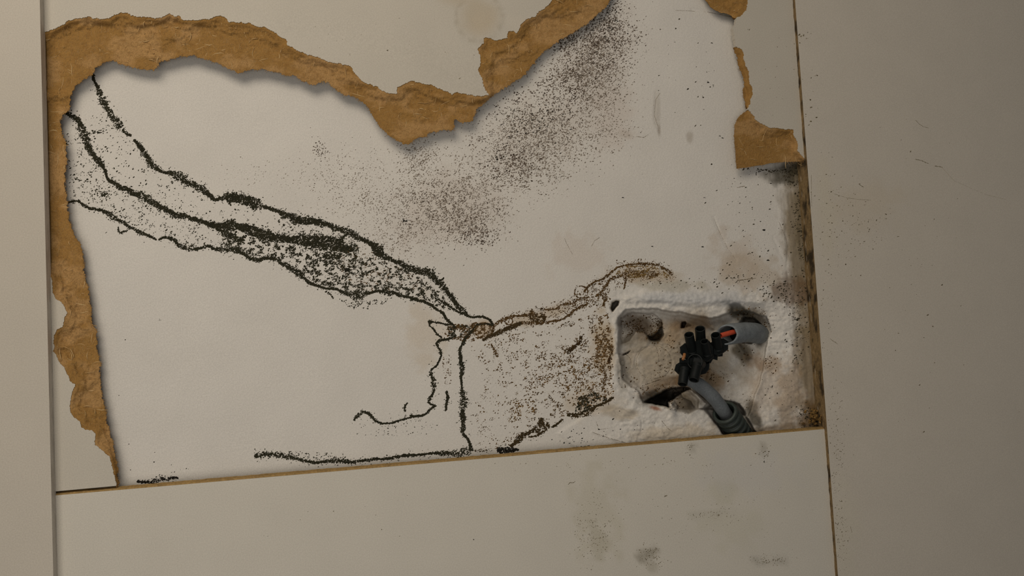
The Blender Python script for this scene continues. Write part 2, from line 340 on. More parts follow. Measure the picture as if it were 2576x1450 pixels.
def cdt_patch(name, loop, yfun, back, mat, parent, spacing, colfun, rim_col=None):
    loop = np.array(loop); n = len(loop)
    lo, hi = loop.min(0), loop.max(0)
    gu, gv = np.meshgrid(np.arange(lo[0], hi[0], spacing), np.arange(lo[1], hi[1], spacing))
    gu = gu.ravel() + rng.uniform(-.3, .3, gu.size) * spacing; gv = gv.ravel() + rng.uniform(-.3, .3, gv.size) * spacing
    s = inside(loop, gu, gv) & (dist(loop, gu, gv) > spacing * .4); gu, gv = gu[s], gv[s]
    pts2 = [Vector(p) for p in loop] + [Vector((a, b)) for a, b in zip(gu, gv)]
    vo, _, fo, *_r = delaunay_2d_cdt(pts2, [(i, (i + 1) % n) for i in range(n)], [], 0, 1e-4)
    p = np.array([tuple(q) for q in vo]); f = np.array([tuple(t) for t in fo])
    c = p[f].mean(1); f = f[inside(loop, c[:, 0], c[:, 1])]
    y = yfun(p[:, 0], p[:, 1]); P = PY(p[:, 0], p[:, 1], y)
    # make front faces look towards -y
    nn = np.cross(P[f[0, 1]] - P[f[0, 0]], P[f[0, 2]] - P[f[0, 0]])
    if nn[1] > 0: f = f[:, ::-1]
    e = np.concatenate([f[:, [0, 1]], f[:, [1, 2]], f[:, [2, 0]]])
    key = {}
    for a, b in e: key[(a, b)] = 1
    be = np.array([(a, b) for a, b in e if (b, a) not in key])
    N = len(p); Pb = P.copy(); Pb[:, 1] = np.maximum(P[:, 1] + .0002, back - warp(p[:, 0], p[:, 1]))
    ft = np.concatenate([f, f[:, ::-1] + N, np.stack([be[:, 1] + 2 * N, be[:, 0] + 2 * N, be[:, 0] + 3 * N], 1), np.stack([be[:, 1] + 2 * N, be[:, 0] + 3 * N, be[:, 1] + 3 * N], 1)])
    C = colfun(p[:, 0], p[:, 1]); C2 = C if rim_col is None else np.tile(np.array(rim_col), (N, 1))
    return mesh_obj(name, np.concatenate([P, Pb, P, Pb]), ft, mat, parent, np.concatenate([C, C2, C2, C2]), smooth=True)
bp_ = thing('back_panel', 'torn white-faced fibreboard back panel with a ragged hole over mouldy wall', 'panel')
LAMW = (190, 182, 168)
def lamcol(u, v):
    C = np.tile(np.array(lin(LAMW)), (len(u), 1))
    st = [(1205, 40, 62, 62, 0, (176, 160, 134), .55, .4), (1150, -10, 60, 34, 0, (178, 162, 138), .5, .4), (1215, 60, 40, 40, 0, (190, 174, 150), .3, .6),
          (1300, 60, 40, 30, 0, (206, 194, 176), .2, 1.)]
    C = blend(C, u, v, st, 200)
    ring = np.abs(np.hypot((u - 1205) / 1.0, (v - 45) * .95) - 58)
    t = (.22 * np.exp(-(ring / 4) ** 2) * (v > 0))[:, None]
    C = C * (1 - t) + np.array(lin((120, 104, 76))) * t
    return C
def ylam(u, v): return 0.0 - warp(u, v)
top = [(float(left_line(-600)), -600.), ] + lamj + [(float(right_line(-600)), -600.)]
cdt_patch('white_facing', top, ylam, .003, M_white, bp_, 9, lamcol)
low = llj + [(float(left_line(1238)), 1238.)]
low[0] = (float(left_line(690)), 690.)
cdt_patch('white_facing', low, ylam, .003, M_white, bp_, 9, lamcol)
allL = [LAM, LL]; allH = [HOLE0, HOLE1, SLIV, CHUNK]
def ycore(u, v):
    dl = np.minimum(dist(LAM, u, v, False), dist(LL, u, v, False))
    dh = np.minimum(dist(HOLE1, u, v, False), dist(HOLE0, u, v, False))
    dh = np.minimum(dh, np.minimum(dist(SLIV, u, v, False), dist(CHUNK, u, v, False)))
    t = dl / (dl + dh + 1e-6)
    q = fbm(u / 110, v / 48, 61, 5) + .45 * t
    k = 10.0; st = (np.floor(q * k) + sstep(((q * k) % 1 - .95) / .05)) / k
    y = .0004 + .0011 * sstep(dl / 14) + .0062 * (st - .5) * sstep(dl / 22) + .0004 * (fbm(u / 14, v / 9, 63, 3) - .5) + .00018 * (fbm(u / 3.5, v / 3.5, 65, 2) - .5)
    e = 16 + 34 * (fbm(u / 45, v / 45, 81, 3) - .35)
    y = y + .0007 * sstep((dl - e) / 2.5) * sstep(dh / 6) - .0004
    y = y + .0009 * sstep((10 - dh) / 10)
    return np.clip(y, .00035, .0029) - warp(u, v)
def corecol(u, v):
    q = fbm(u / 60, v / 40, 71, 4)[:, None]; r = fbm(u / 9, v / 6, 73, 3)[:, None]
    a, b, c = np.array(lin((150, 113, 63))), np.array(lin((168, 131, 84))), np.array(lin((124, 89, 46)))
    C = a * (1 - sstep((q - .45) * 5)) + b * sstep((q - .45) * 5)
    t = .4 * sstep((r - .56) * 6); C = C * (1 - t) + c * t
    return C
core = hole0j[::-1] and None
loopA = []
loopA += lamj[:[i for i, p in enumerate(lamj) if p[0] > 1860 and p[1] > 40 and p[1] < 60][0]] if any(p[0] > 1860 and 40 < p[1] < 60 for p in lamj) else lamj
cut_i = min(range(len(lamj)), key=lambda i: math.hypot(lamj[i][0] - 1853, lamj[i][1] - 45))
loopA = lamj[:cut_i + 1] + hole0j + hole1j + [(292., 1236.)] + llj[::-1][:-1] + [(float(left_line(690)), 690.)]
rim = lin((110, 80, 42))
cdt_patch('torn_core', loopA, ycore, .003, M_fibre, bp_, 3.4, corecol, rim)
i0 = min(range(len(lamj)), key=lambda i: math.hypot(lamj[i][0] - 1850, lamj[i][1] - 115))
i1 = min(range(len(lamj)), key=lambda i: math.hypot(lamj[i][0] - 1882, lamj[i][1] - 275))
cdt_patch('torn_core', lamj[i0:i1 + 1] + slivj[::-1][1:-1], ycore, .003, M_fibre, bp_, 3, corecol, rim)
cdt_patch('torn_core', lamj[i1:] + chunkj[::-1][:-1], lambda u, v: ycore(u, v), .003, M_fibre, bp_, 3, corecol, rim)
# loose wood fibres standing on the torn faces
def strands(name, U, V, ang, L, wd, yb, cols, parent, curl=.5, lift=.0003, seg=6):
    n = len(U); Vt = np.zeros((n, seg + 1, 3, 3)); a = ang.copy(); u, v = U.copy(), V.copy()
    k = rng.normal(0, curl, n)
    y0 = yb(U, V)
    for s in range(seg + 1):
        env = math.sin(math.pi * s / seg)
        P = PY(u, v, np.minimum(y0, yb(u, v) if s in (2, 4) else y0) - lift * (.25 + env))
        w_ = wd * (.35 + .65 * env) * .00022
        nx, nz = -np.sin(a), -np.cos(a)
        for j, (cs, sn) in enumerate(((1, 0), (-1, 0), (0, 1))):
            Vt[:, s, j] = P + np.stack([nx * cs * w_, -sn * w_ * .6, nz * cs * w_ * -1], 1)
        u = u + np.cos(a) * L / seg; v = v + np.sin(a) * L / seg; a = a + k + rng.normal(0, .12, n)
    fs = []
    base = np.arange(n)[:, None] * (seg + 1) * 3
    for s in range(seg):
        for j in range(3):
            j2 = (j + 1) % 3
            fs.append(np.concatenate([base + s * 3 + j, base + s * 3 + j2, base + (s + 1) * 3 + j2, base + (s + 1) * 3 + j], 1))
    C = np.repeat(cols, (seg + 1) * 3, axis=0)
    o = mesh_obj(name, Vt.reshape(-1, 3), np.concatenate(fs), M_strand, parent, C, smooth=True)
    o['kind'] = 'stuff'; return o
def in_loop(loop, n):
    loop = np.array(loop); lo, hi = loop.min(0), loop.max(0); U = np.zeros(0); V = np.zeros(0)
    lo = np.maximum(lo, (60, -30))
    while len(U) < n:
        a, b = rng.uniform(lo[0], hi[0], n), rng.uniform(lo[1], hi[1], n); s = inside(loop, a, b)
        U = np.concatenate([U, a[s]]); V = np.concatenate([V, b[s]])
    return U[:n], V[:n]
def mixc(n, a, b):
    t = rng.random((n, 1)); return np.array(lin(a)) * t + np.array(lin(b)) * (1 - t)
for loop, n in ((loopA, 6500), (lamj[i1:] + chunkj[::-1][:-1], 650)):
    U, V = in_loop(loop, n); ins = dist(loop, U, V) > 3.5; U, V = U[ins], V[ins]; n = len(U)
    big = rng.random(n) < .045
    strands('loose_fibres', U, V, rng.uniform(0, 2 * math.pi, n), np.where(big, rng.uniform(12, 34, n), rng.uniform(4, 13, n)),
            np.where(big, rng.uniform(.6, 1.3, n), rng.uniform(.22, .5, n)), ycore,
            np.where(big[:, None], mixc(n, (222, 190, 138), (196, 158, 104)), mixc(n, (200, 164, 112), (160, 124, 74))), bp_, .22, .00003)
hp = np.array([p for p in hole1j + slivj + chunkj if p[1] > -30]); k = rng.integers(0, len(hp), 2600)
U, V = hp[k, 0] + rng.normal(0, 1.2, 2600), hp[k, 1] + rng.normal(0, 1.2, 2600)
strands('loose_fibres', U, V, rng.uniform(0, 2 * math.pi, 2600), rng.uniform(2, 6, 2600), rng.uniform(.25, .55, 2600), lambda u, v: np.full(len(u), .0012) - warp(u, v),
        mixc(2600, (180, 140, 86), (130, 98, 54)), bp_, .3, .0001)

# ------------------------------------------------------------------ lower back panel, below the saw cut
lo_ = thing('lower_back_panel', 'lower white back panel below the straight saw cut, faintly smudged', 'panel')
us = np.linspace(0, 1, 240); vs = np.linspace(0, 1, 90)
G, H = np.meshgrid(us, vs)
vt = cut_line(left_line(1250)) * 0 + 0
def lowpix(g, h):
    ul, ur = left_line(1248.), right_line(1080.)
    u = ul + (ur - ul) * g; v0 = cut_line(u); v = v0 + (2200 - v0) * h
    a, b = left_line(v), right_line(v); return a + (b - a) * g, v
pu, pv = lowpix(G.ravel(), H.ravel())
Cl = np.tile(np.array(lin((201, 194, 181))), (len(pu), 1))
Cl = blend(Cl, pu, pv, [(1510, 1300, 80, 160, 0, (182, 174, 152), .35, 1.8), (1500, 1360, 40, 50, 0, (158, 150, 128), .3, 2), (1628, 1398, 34, 22, -20, (130, 122, 104), .55, 1.5),
    (1640, 1425, 22, 14, 0, (150, 142, 122), .4, 1.6), (1935, 1412, 60, 16, -4, (160, 154, 142), .45, 1.4), (1790, 1295, 70, 14, -3, (172, 166, 150), .35, 1.6), (1820, 1240, 46, 36, 0, (186, 180, 158), .4, 1.2),
    (1740, 1130, 20, 20, 0, (150, 144, 130), .35, 1.8), (1920, 1128, 14, 20, 0, (140, 132, 116), .4, 1.8), (1850, 1330, 110, 60, 0, (190, 184, 164), .35, 1.4), (1880, 1190, 150, 70, 0, (194, 190, 186), .3, 1.2)], 300)
Pf = PY(pu, pv, np.zeros(len(pu)))
n1 = 240; g = (np.arange(89)[:, None] * n1 + np.arange(n1 - 1)[None, :]).ravel()
Pbk = Pf + np.array([0, .003, 0]); N = len(Pf)
q = np.stack([g, g + n1, g + n1 + 1, g + 1], 1)
a = np.arange(n1)
be = [np.stack([89 * n1 + a[:-1], 89 * n1 + a[1:], 89 * n1 + a[1:] + N, 89 * n1 + a[:-1] + N], 1)]
mesh_obj('board', np.concatenate([Pf, Pbk]), np.concatenate([q, q[:, ::-1] + N] + be), M_white, lo_, np.concatenate([Cl, Cl]))
# the sawn edge: slopes back and up
k = 500; ue = np.linspace(left_line(1248.), right_line(1080.), k); ve = cut_line(ue)
rough = .00022 * (fbm(ue / 14, ue * 0, 5, 3) - .5)
E0 = PY(ue, ve, np.zeros(k)); E1 = E0 + np.stack([0 * ue, .0006 + 0 * ue, .0007 + rough], 1); E2 = E0 + np.stack([0 * ue, .003 + 0 * ue, .0013 + 2 * rough], 1); E3 = E0 + np.array([0, .003, -.002])
Ev = np.concatenate([E0, E1, E2, E3]); a = np.arange(k - 1)
o = mesh_obj('sawn_edge', Ev, np.concatenate([np.stack([a + s * k, a + 1 + s * k, a + 1 + (s + 1) * k, a + (s + 1) * k], 1) for s in range(3)]), M_sawn, lo_)
o['label'] = 'bare brown sawn edge'

# ------------------------------------------------------------------ mould
def specks(name, label, u, v, size, el, ang, cols, mapf=wall_pt, high=.00025, n=7, cat='mould', group=None):
    u = np.asarray(u, float); v = np.asarray(v, float); m = len(u)
    th = np.arange(n) / n * 2 * math.pi
    R = rng.uniform(.55, 1.3, (m, n))
    a = (np.cos(th) * R) * (size * el)[:, None]; b = (np.sin(th) * R) * (size / el)[:, None]
    ca, sa = np.cos(ang)[:, None], np.sin(ang)[:, None]
    U = u[:, None] + a * ca - b * sa; V = v[:, None] + a * sa + b * ca
    hh = np.minimum(high, size * .00009)
    rim_ = mapf(U.ravel(), V.ravel(), .00001).reshape(m, n, 3)
    top_ = mapf(u, v, hh)[:, None]
    verts = np.concatenate([rim_, top_], 1)
    base = (np.arange(m) * (n + 1))[:, None]
    f = np.concatenate([np.stack([base[:, 0] + j, base[:, 0] + (j + 1) % n, base[:, 0] + n], 1) for j in range(n)])
    o = mesh_obj(name, verts.reshape(-1, 3), f, M_mould, None, np.repeat(cols, n + 1, axis=0))
    tag(o, label, cat, group, 'stuff'); return o
DARK = ((40, 40, 30), (58, 54, 40)); BROWN = ((68, 50, 29), (102, 77, 44)); BLK = ((30, 28, 24), (44, 40, 34))
A0 = math.radians(-28)
class Bag:
    def __init__(s): s.d = []
    def add(s, u, v, size, el, ang, cols): s.d.append((u, v, size, el, ang, cols)); return s
    def vein(s, pts, pal=DARK, dens=1.0, fuzz=1.0, spread=1.28):
        # pts: (x, y, half width)
        p = np.array([(q[0], q[1], q[2] if len(q) > 2 else np.nan) for q in pts], float)
        w_ = p[:, 2]; ok = ~np.isnan(w_); idx = np.arange(len(p)); p[:, 2] = np.interp(idx, idx[ok], w_[ok])
        seg = np.linalg.norm(np.diff(p[:, :2], axis=0), axis=1); cum = np.concatenate([[0], np.cumsum(seg)]); L = cum[-1]
        area_ = float(np.sum(seg * (p[:-1, 2] + p[1:, 2])))
        n = int(area_ / 2.7 * dens + L * .15) + 4
        t = rng.uniform(0, L, n)
        x, y, hw = (np.interp(t, cum, p[:, i]) for i in range(3))
        i = np.clip(np.searchsorted(cum, t) - 1, 0, len(seg) - 1); dx = (p[i + 1, :2] - p[i, :2]) / np.maximum(seg[i], 1e-6)[:, None]
        wob = 6.0 * (fbm(t / 13, t * 0 + .3 + p[0, 0], 91, 4) - .5) * np.clip(hw, 1.2, 5) / 4
        hw = np.maximum(.35, hw * np.clip(.62 + .11 * hw, .7, 1.4) * spread / 1.28 - .7)
        hw = hw * (.62 + .8 * vn(t / 7, t * 0 + p[0, 1], 92)) * (.75 + .5 * vn(t / 23, t * 0 + p[0, 1], 93))
        off = np.where(rng.random(n) < .82, rng.uniform(-1, 1, n), rng.normal(0, .95, n)) * hw + wob
        u = x - dx[:, 1] * off; v = y + dx[:, 0] * off
        off = off + rng.normal(0, 2.3 if pal is BROWN else .5, n)
        size = (.8 if pal is BROWN else 1) * rng.uniform(1.2, 2.6, n) * (1 - .3 * np.clip(np.abs(off - wob) / (hw + 2), 0, 1))
        s.add(u, v, size, rng.uniform(1.0, 1.5, n), A0 + rng.normal(0, .5, n), mixc(n, *pal))
        # a few stray colonies around the vein
        m = int(L / 7 * fuzz)
        if m:
            t = rng.uniform(0, L, m); x, y, hw = (np.interp(t, cum, p[:, i]) for i in range(3))
            i = np.clip(np.searchsorted(cum, t) - 1, 0, len(seg) - 1); dx = (p[i + 1, :2] - p[i, :2]) / np.maximum(seg[i], 1e-6)[:, None]
            off = rng.choice([-1, 1], m) * (hw + rng.exponential(4.5, m))
            s.add(x - dx[:, 1] * off, y + dx[:, 0] * off, rng.uniform(.7, 1.7, m), rng.uniform(1.1, 1.8, m), A0 + rng.normal(0, .3, m), mixc(m, *pal))
        return s
    def field(s, poly, n, pal=DARK, size=(.8, 2.0), clump=.5, seed=0, grad=None, cell=9):
        P = np.array(poly, float); lo, hi = P.min(0), P.max(0); got = 0; tries = 0
        while got < n and tries < 40:
            tries += 1
            u, v = rng.uniform(lo[0], hi[0], 4 * n), rng.uniform(lo[1], hi[1], 4 * n)
            k = inside(P, u, v); u, v = u[k], v[k]
            pr = sstep((fbm(u / cell, v / cell * 1.25, seed + 400, 3) - .5) * 4.5 * clump + .5 - .12 * clump)
            if grad is not None: pr = pr * grad(u, v)
            k = rng.random(len(u)) < pr * .6; u, v = u[k][:n - got], v[k][:n - got]; m = len(u); got += m
            s.add(u, v, size[0] + (size[1] - size[0]) * rng.random(m) ** 2.2, rng.uniform(1.0, 1.6, m), A0 + rng.normal(0, .35, m), mixc(m, *pal))
        return s
    def blob(s, cx, cy, rx, ry, n, pal=DARK, size=(.8, 2.0), el=(1.0, 1.6), ang=A0):
        r = rng.normal(0, .5, (n, 2)); u, v = cx + r[:, 0] * rx, cy + r[:, 1] * ry
        k = (fbm(u / 14, v / 14, int(cx) % 97, 3) > .38); u, v = u[k], v[k]; n = len(u)
        s.add(u, v, size[0] + (size[1] - size[0]) * rng.random(n) ** 2.2, rng.uniform(*el, n), ang + rng.normal(0, .35, n), mixc(n, *pal)); return s
    def make(s, label, group=None, mapf=wall_pt, keep=None):
        d = [np.concatenate([x[i] for x in s.d]) for i in range(6)]
        if keep is not None:
            k = keep(d[0], d[1]); d = [x[k] for x in d]
        return specks('mould_growth', label, *d, mapf=mapf, group=group)
def line_specks(b, pts, pal, s_=1.0):
    n = int(sum(math.hypot(c[0] - a[0], c[1] - a[1]) for a, c in zip(pts[:-1], pts[1:])) * .9) + 2; t = np.sort(rng.random(n)) * (len(pts) - 1); x = np.interp(t, range(len(pts)), [p[0] for p in pts]); y = np.interp(t, range(len(pts)), [p[1] for p in pts])
    i = np.minimum(t.astype(int), len(pts) - 2); an = np.array([math.atan2(c[1] - a[1], c[0] - a[0]) for a, c in zip(pts[:-1], pts[1:])])[i]
    b.add(x, y + rng.normal(0, s_ * .4, n), np.full(n, .6 + s_ * .6), np.full(n, 1.9), an, mixc(n, *pal))
G1 = 'mould on the exposed wall'
b = Bag()
b.vein([(234,188,3),(236,200,3),(240,210,3),(248,225,6),(256,245,8),(262,262,7),(272,275,5),(283,295,6),(295,308,7),(305,322,5)])
b.vein([(308,326,3),(318,336,4),(330,343,3)], fuzz=2).vein([(337,352,4),(350,368,5),(362,385,6),(375,403,6),(388,418,6),(400,428,4),(410,433,1.5),(425,437,5),(442,438,6),(455,448,7),(470,457,7),(485,465,6),(500,472,8),(515,483,5),(530,495,4),(540,502,4),(552,502,5),(565,495,7),(578,491,10),(590,498,9),(605,503,10),(620,500,8),(632,504,10),(642,515,12),(652,520,8),(665,521,4),(690,528,4),(705,535,5),(720,542,6),(735,548,11),(750,556,9),(765,557,7),(780,552,8),(790,556,7),(805,562,8),(820,563,6),(835,572,6),(850,577,6),(870,580,7),(885,585,9),(895,595,7),(910,605,5),(925,608,4),(940,620,6),(950,632,13),(958,643,7),(975,650,5),(1000,660,5),(1020,670,5),(1040,677,6),(1060,685,7),(1080,688,8),(1092,695,8),(1100,708,5),(1112,718,7),(1120,730,6),(1130,742,4),(1145,760,5),(1155,775,5),(1165,783,7),(1175,795,3),(1190,799,2.4),(1215,797,2.4),(1230,803,2.4),(1241,818,2.4)], dens=1.15)
b.vein([(632,515,3),(638,528,3)]).vein([(578,505,2.5),(580,517,3)]).vein([(720,548,3),(708,549,2)]).vein([(1105,755,2),(1130,770,2.5),(1150,783,2.5),(1165,790,2.5)])
b.vein([(1105,708,3),(1116,700,2)])
b.field([(566,492),(585,484),(612,492),(636,495),(650,512),(642,526),(630,520),(600,512),(572,506)], 420, clump=.2, seed=61, size=(1.2, 2.6)).field([(718,538),(738,536),(752,546),(790,548),(812,560),(770,566),(740,562)], 260, clump=.2, seed=62, size=(1.2, 2.6)).field([(930,612),(965,615),(962,650),(944,642)], 160, clump=.3, seed=63, size=(1.2, 2.6))
b.make('uppermost of three long black mould veins crossing the wall', G1)
b = Bag()
b.vein([(163,280,4),(175,288,6),(190,298,6),(200,305,7),(205,325,7),(215,345,7),(218,360,7),(225,375,5),(235,390,5),(245,402,5),(257,412,5),(262,425,3.5),(268,445,3),(275,455,3.5),(290,462,4),(305,473,5),(320,478,5),(335,487,5),(355,492,7),(370,500,6),(385,508,5),(400,520,5),(415,525,5),(435,538,7),(455,543,6),(470,545,6),(490,553,5),(510,558,5),(530,566,5),(550,568,5),(575,570,6),(600,568,6),(620,572,7),(640,580,11),(655,588,13),(672,598,12),(690,596,6),(715,600,9),(735,603,6),(760,605,11),(790,610,13),(820,610,14),(845,618,12),(865,628,6),(885,630,10),(900,622,7)], dens=1.15)
b.vein([(530,566,4),(555,578,6),(575,590,8),(590,600,5),(615,605,3)]).vein([(560,573,4),(578,558,5),(592,553,4)])
b.vein([(815,645,6),(835,643,6),(858,646,5)]).vein([(868,678,5),(872,684,4)], BLK, 2.5, 0).vein([(870,590,4),(862,600,3),(855,610,4)])
b.field([(590,562),(640,570),(690,588),(720,596),(760,595),(820,594),(862,602),(884,628),(850,634),(800,626),(740,613),(690,610),(650,600),(600,580)], 1500, clump=.15, seed=60, size=(1.3, 2.6))
b.make('middle black mould vein, thickening into a dark clump left of centre', G1)
b = Bag()
b.vein([(172,510,2.5),(185,506,3.2),(195,506,3.2),(205,512,3.5),(222,525,4),(240,525,3.5),(255,530,4),(270,537,6),(280,545,6),(295,553,4),(310,560,4),(330,575,4),(350,583,4),(365,590,4),(380,597,3.5),(393,604,2)])
b.vein([(400,604,2),(412,598,2.5),(430,598,4),(440,605,5),(450,618,5),(465,625,4),(477,620,10),(490,627,4),(510,623,3),(525,620,3),(540,627,3),(560,628,7),(580,627,5),(600,633,5),(615,643,4),(635,652,5),(655,655,5),(670,650,4),(695,650,7),(710,663,4),(730,672,5),(745,685,8),(760,698,5),(775,710,5),(800,720,3),(820,727,2.5),(850,728,3),(870,738,4),(885,743,6),(900,751,8),(915,742,7),(935,735,3),(955,733,4),(970,735,6),(990,738,4),(1005,742,4),(1025,748,4),(1045,755,4),(1065,758,3.5),(1085,768,3),(1100,780,3),(1115,788,3),(1122,800,3),(1130,810,3),(1142,819,2)], dens=1.1)
b.vein([(297,572,2),(300,585,3),(322,580,2)], dens=.6).vein([(820,733,2),(832,742,2),(838,752,1.5)], dens=.6)
b.field([(850,750),(900,758),(985,750),(960,768),(930,778),(880,778)], 110, seed=3, size=(.9, 2.2))
b.make('lowest of three long black mould veins crossing the wall', G1)
b = Bag()
b.field([(560,570),(640,600),(760,622),(870,640),(960,652),(1060,700),(1110,740),(1160,795),(1100,772),(1040,750),(960,735),(900,742),(800,715),(700,655),(620,640),(555,622)], 4600, clump=.9, seed=11, size=(.9, 2.5))
b.field([(870,600),(950,640),(1060,700),(1040,740),(900,730),(830,650)], 500, BROWN, seed=12)
b.make('dense peppering of mould spots between the middle and lowest veins', G1)
b = Bag()
b.field([(250,250),(400,440),(540,510),(700,550),(880,600),(860,618),(740,598),(640,575),(500,550),(330,480),(275,440),(215,330)], 420, seed=13, clump=.8, size=(.8, 2.6))
b.field([(700,570),(860,585),(900,610),(850,605),(740,598)], 140, seed=14)
b.make('loose scatter of mould spots between the two upper veins', G1)
b = Bag()
b.field([(160,330),(205,350),(250,420),(330,490),(450,545),(560,580),(560,625),(450,610),(330,570),(250,530),(178,505),(168,400)], 760, seed=15, clump=.8, size=(.8, 2.3))
b.blob(205, 455, 14, 5, 25, DARK, (1.5, 3)).blob(262, 490, 14, 6, 40, DARK, (1.5, 3)).blob(250, 478, 20, 8, 22, DARK, (1.2, 2.4)).blob(240, 330, 16, 5, 16, DARK, (1.5, 3)).blob(255, 512, 5, 12, 12, DARK)
b.make('mould specks beside the left torn strip, between middle and lowest veins', G1)
# pale grey bloom
b = Bag(); PALE = ((104, 92, 80), (154, 142, 128)); MID = ((66, 56, 48), (112, 98, 86))
for cx, cy, rx, ry, n, pal, sz in [(1120,505,150,100,1500,PALE,(.8,2)),(1180,560,90,55,700,PALE,(.9,2)),(1200,590,60,30,260,MID,(.9,2.2)),(1120,520,130,80,480,MID,(.8,2)),(1060,400,60,60,420,PALE,(.8,1.9)),
    (1290,410,70,50,420,MID,(.9,2.4)),(1330,430,110,60,700,PALE,(.8,2)),(1230,460,120,70,600,PALE,(.8,1.9)),(870,450,150,80,520,PALE,(.7,1.6)),(1010,590,110,60,420,PALE,(.8,1.8)),(805,375,22,24,50,MID,(.9,2)),
    (960,520,120,60,420,PALE,(.7,1.7)),(640,440,120,50,60,PALE,(.7,1.4)),(1215,350,40,22,30,MID,(1,2.2))]:
    b.blob(cx, cy, rx, ry, int(n * 1.55), pal, sz)
b.blob(1017, 556, 10, 3, 20, BLK, (1.4, 2.2)).blob(1262, 398, 24, 10, 16, BLK, (1.4, 2.8)).blob(1300, 300, 3, 3, 0 + 3, BLK)
BL1 = b.make('grey-brown speckled mould bloom on the wall under the torn point', G1)
b = Bag()
for cx, cy, rx, ry, n, pal, sz in [(1330,290,130,70,520,MID,(.9,2.3)),(1360,320,140,70,900,PALE,(.8,2)),(1340,310,80,60,110,BLK,(1,2.4)),(1500,120,100,110,1200,PALE,(.8,2.1)),(1490,130,70,80,560,MID,(.9,2.4)),(1530,60,70,80,520,MID,(.8,2.2)),
    (1520,60,40,60,240,BLK,(.8,2)),(1470,190,90,50,620,PALE,(.9,2.2)),(1440,200,70,50,260,MID,(1,2.5)),(1500,250,80,80,600,PALE,(.8,1.9)),(1530,330,60,60,200,PALE,(.8,1.8)),(1420,100,50,40,300,MID,(.8,2.2)),(1560,110,60,50,160,MID,(.8,2)),(1380,370,140,60,500,PALE,(.7,1.8)),
    (1420,240,60,40,140,MID,(1,2.4)),(1420,180,120,120,420,PALE,(.8,2.1)),(1300,370,140,70,380,PALE,(.8,2)),(1400,330,130,90,380,PALE,(.8,2)),(1450,60,60,60,160,PALE,(.8,2))]:
    b.blob(cx, cy, rx, ry, int(n * 1.55), pal, sz)
b.make('grey speckled mould bloom running up the wall beside the torn edge', G1, keep=lambda u, v: v > -25)
# centre: junction, drips and bottom rows
b = Bag()
b.vein([(1078,812,4),(1084,809,4)], dens=2).vein([(1084,810,2),(1105,813,2),(1125,818,2.2),(1140,815,2)]).vein([(1080,818,1.5),(1092,830,2),(1098,842,2),(1112,850,2)])
b.vein([(1138,850,3),(1105,857,3),(1097,863,3),(1105,880,3),(1111,895,2),(1103,912,2.2),(1100,920,2.2),(1085,930,3),(1083,940,4),(1090,955,5),(1090,970,5),(1092,985,4),(1085,998,4),(1078,1010,4),(1083,1018,2),(1095,1020,3),(1085,1030,3),(1070,1043,3),(1050,1048,2.5),(1030,1045,2)])
b.vein([(1018,1036,2),(1017,1022,2.5),(1025,1015,1.6)]).vein([(1055,1048,3),(1030,1050,2.4),(1018,1055,2.5),(1000,1060,3),(985,1066,3),(960,1067,3),(945,1058,3),(930,1042,3),(915,1037,4),(900,1045,4),(890,1058,3)], fuzz=1.6)
b.field([(880,1055),(900,1065),(1080,1050),(1120,1090),(960,1100),(890,1095)], 70, seed=20, size=(.8, 1.8))
b.field([(1110,890),(1135,890),(1135,970),(1120,970)], 60, BROWN, seed=21).vein([(1123,985,3),(1127,1000,4),(1123,1015,4),(1122,1034,3)], dens=1.2)
b.make('thin wandering mould line curling down left of the straight drip', G1)
b = Bag()
b.vein([(1188,832,3),(1172,848,3.5),(1166,862,4),(1157,880,3),(1158,905,3.2),(1163,918,5),(1163,930,7),(1161,945,4),(1160,955,2.2),(1161,970,2),(1163,990,5),(1167,1010,7),(1165,1025,6),(1163,1045,5),(1165,1070,4.5),(1165,1090,4.5),(1178,1105,3),(1183,1120,3.6),(1183,1135,6)], dens=1.35)
b.vein([(1183,1134,7),(1160,1139,7),(1130,1141,6),(1090,1140,3),(1050,1145,3.2),(1010,1148,4),(980,1154,3.2),(950,1156,3),(910,1158,4),(890,1162,4),(860,1160,5),(820,1162,4),(790,1166,5),(770,1160,4),(745,1154,4),(720,1148,5),(690,1145,5),(660,1145,6),(640,1148,4)], fuzz=2.2, dens=.9)
b.field([(640,1130),(700,1135),(860,1140),(880,1155),(780,1160),(700,1150),(640,1150)], 120, seed=24)
b.make('straight mould drip and the dark row it meets above the saw cut', G1)
b = Bag(); b.vein([(345,1213,3),(365,1213,4),(385,1212,5),(400,1206,6),(415,1207,4),(435,1202,4),(447,1204,2)], BLK, .7, 2); b.blob(481, 1210, 5, 2, 8, BLK, (1.5, 2.4))
b.blob(445, 1178, 60, 8, 4, BLK).blob(420, 1160, 200, 40, 6, BLK, (1, 1.8)).blob(403, 806, 3, 3, 3, BLK, (1, 1.6)).blob(315, 855, 3, 2, 3, BLK, (1, 1.6)).blob(300, 996, 3, 2, 3, BLK, (1, 1.6))
b.make('small black mould tuft low at the left, just above the saw cut', G1)
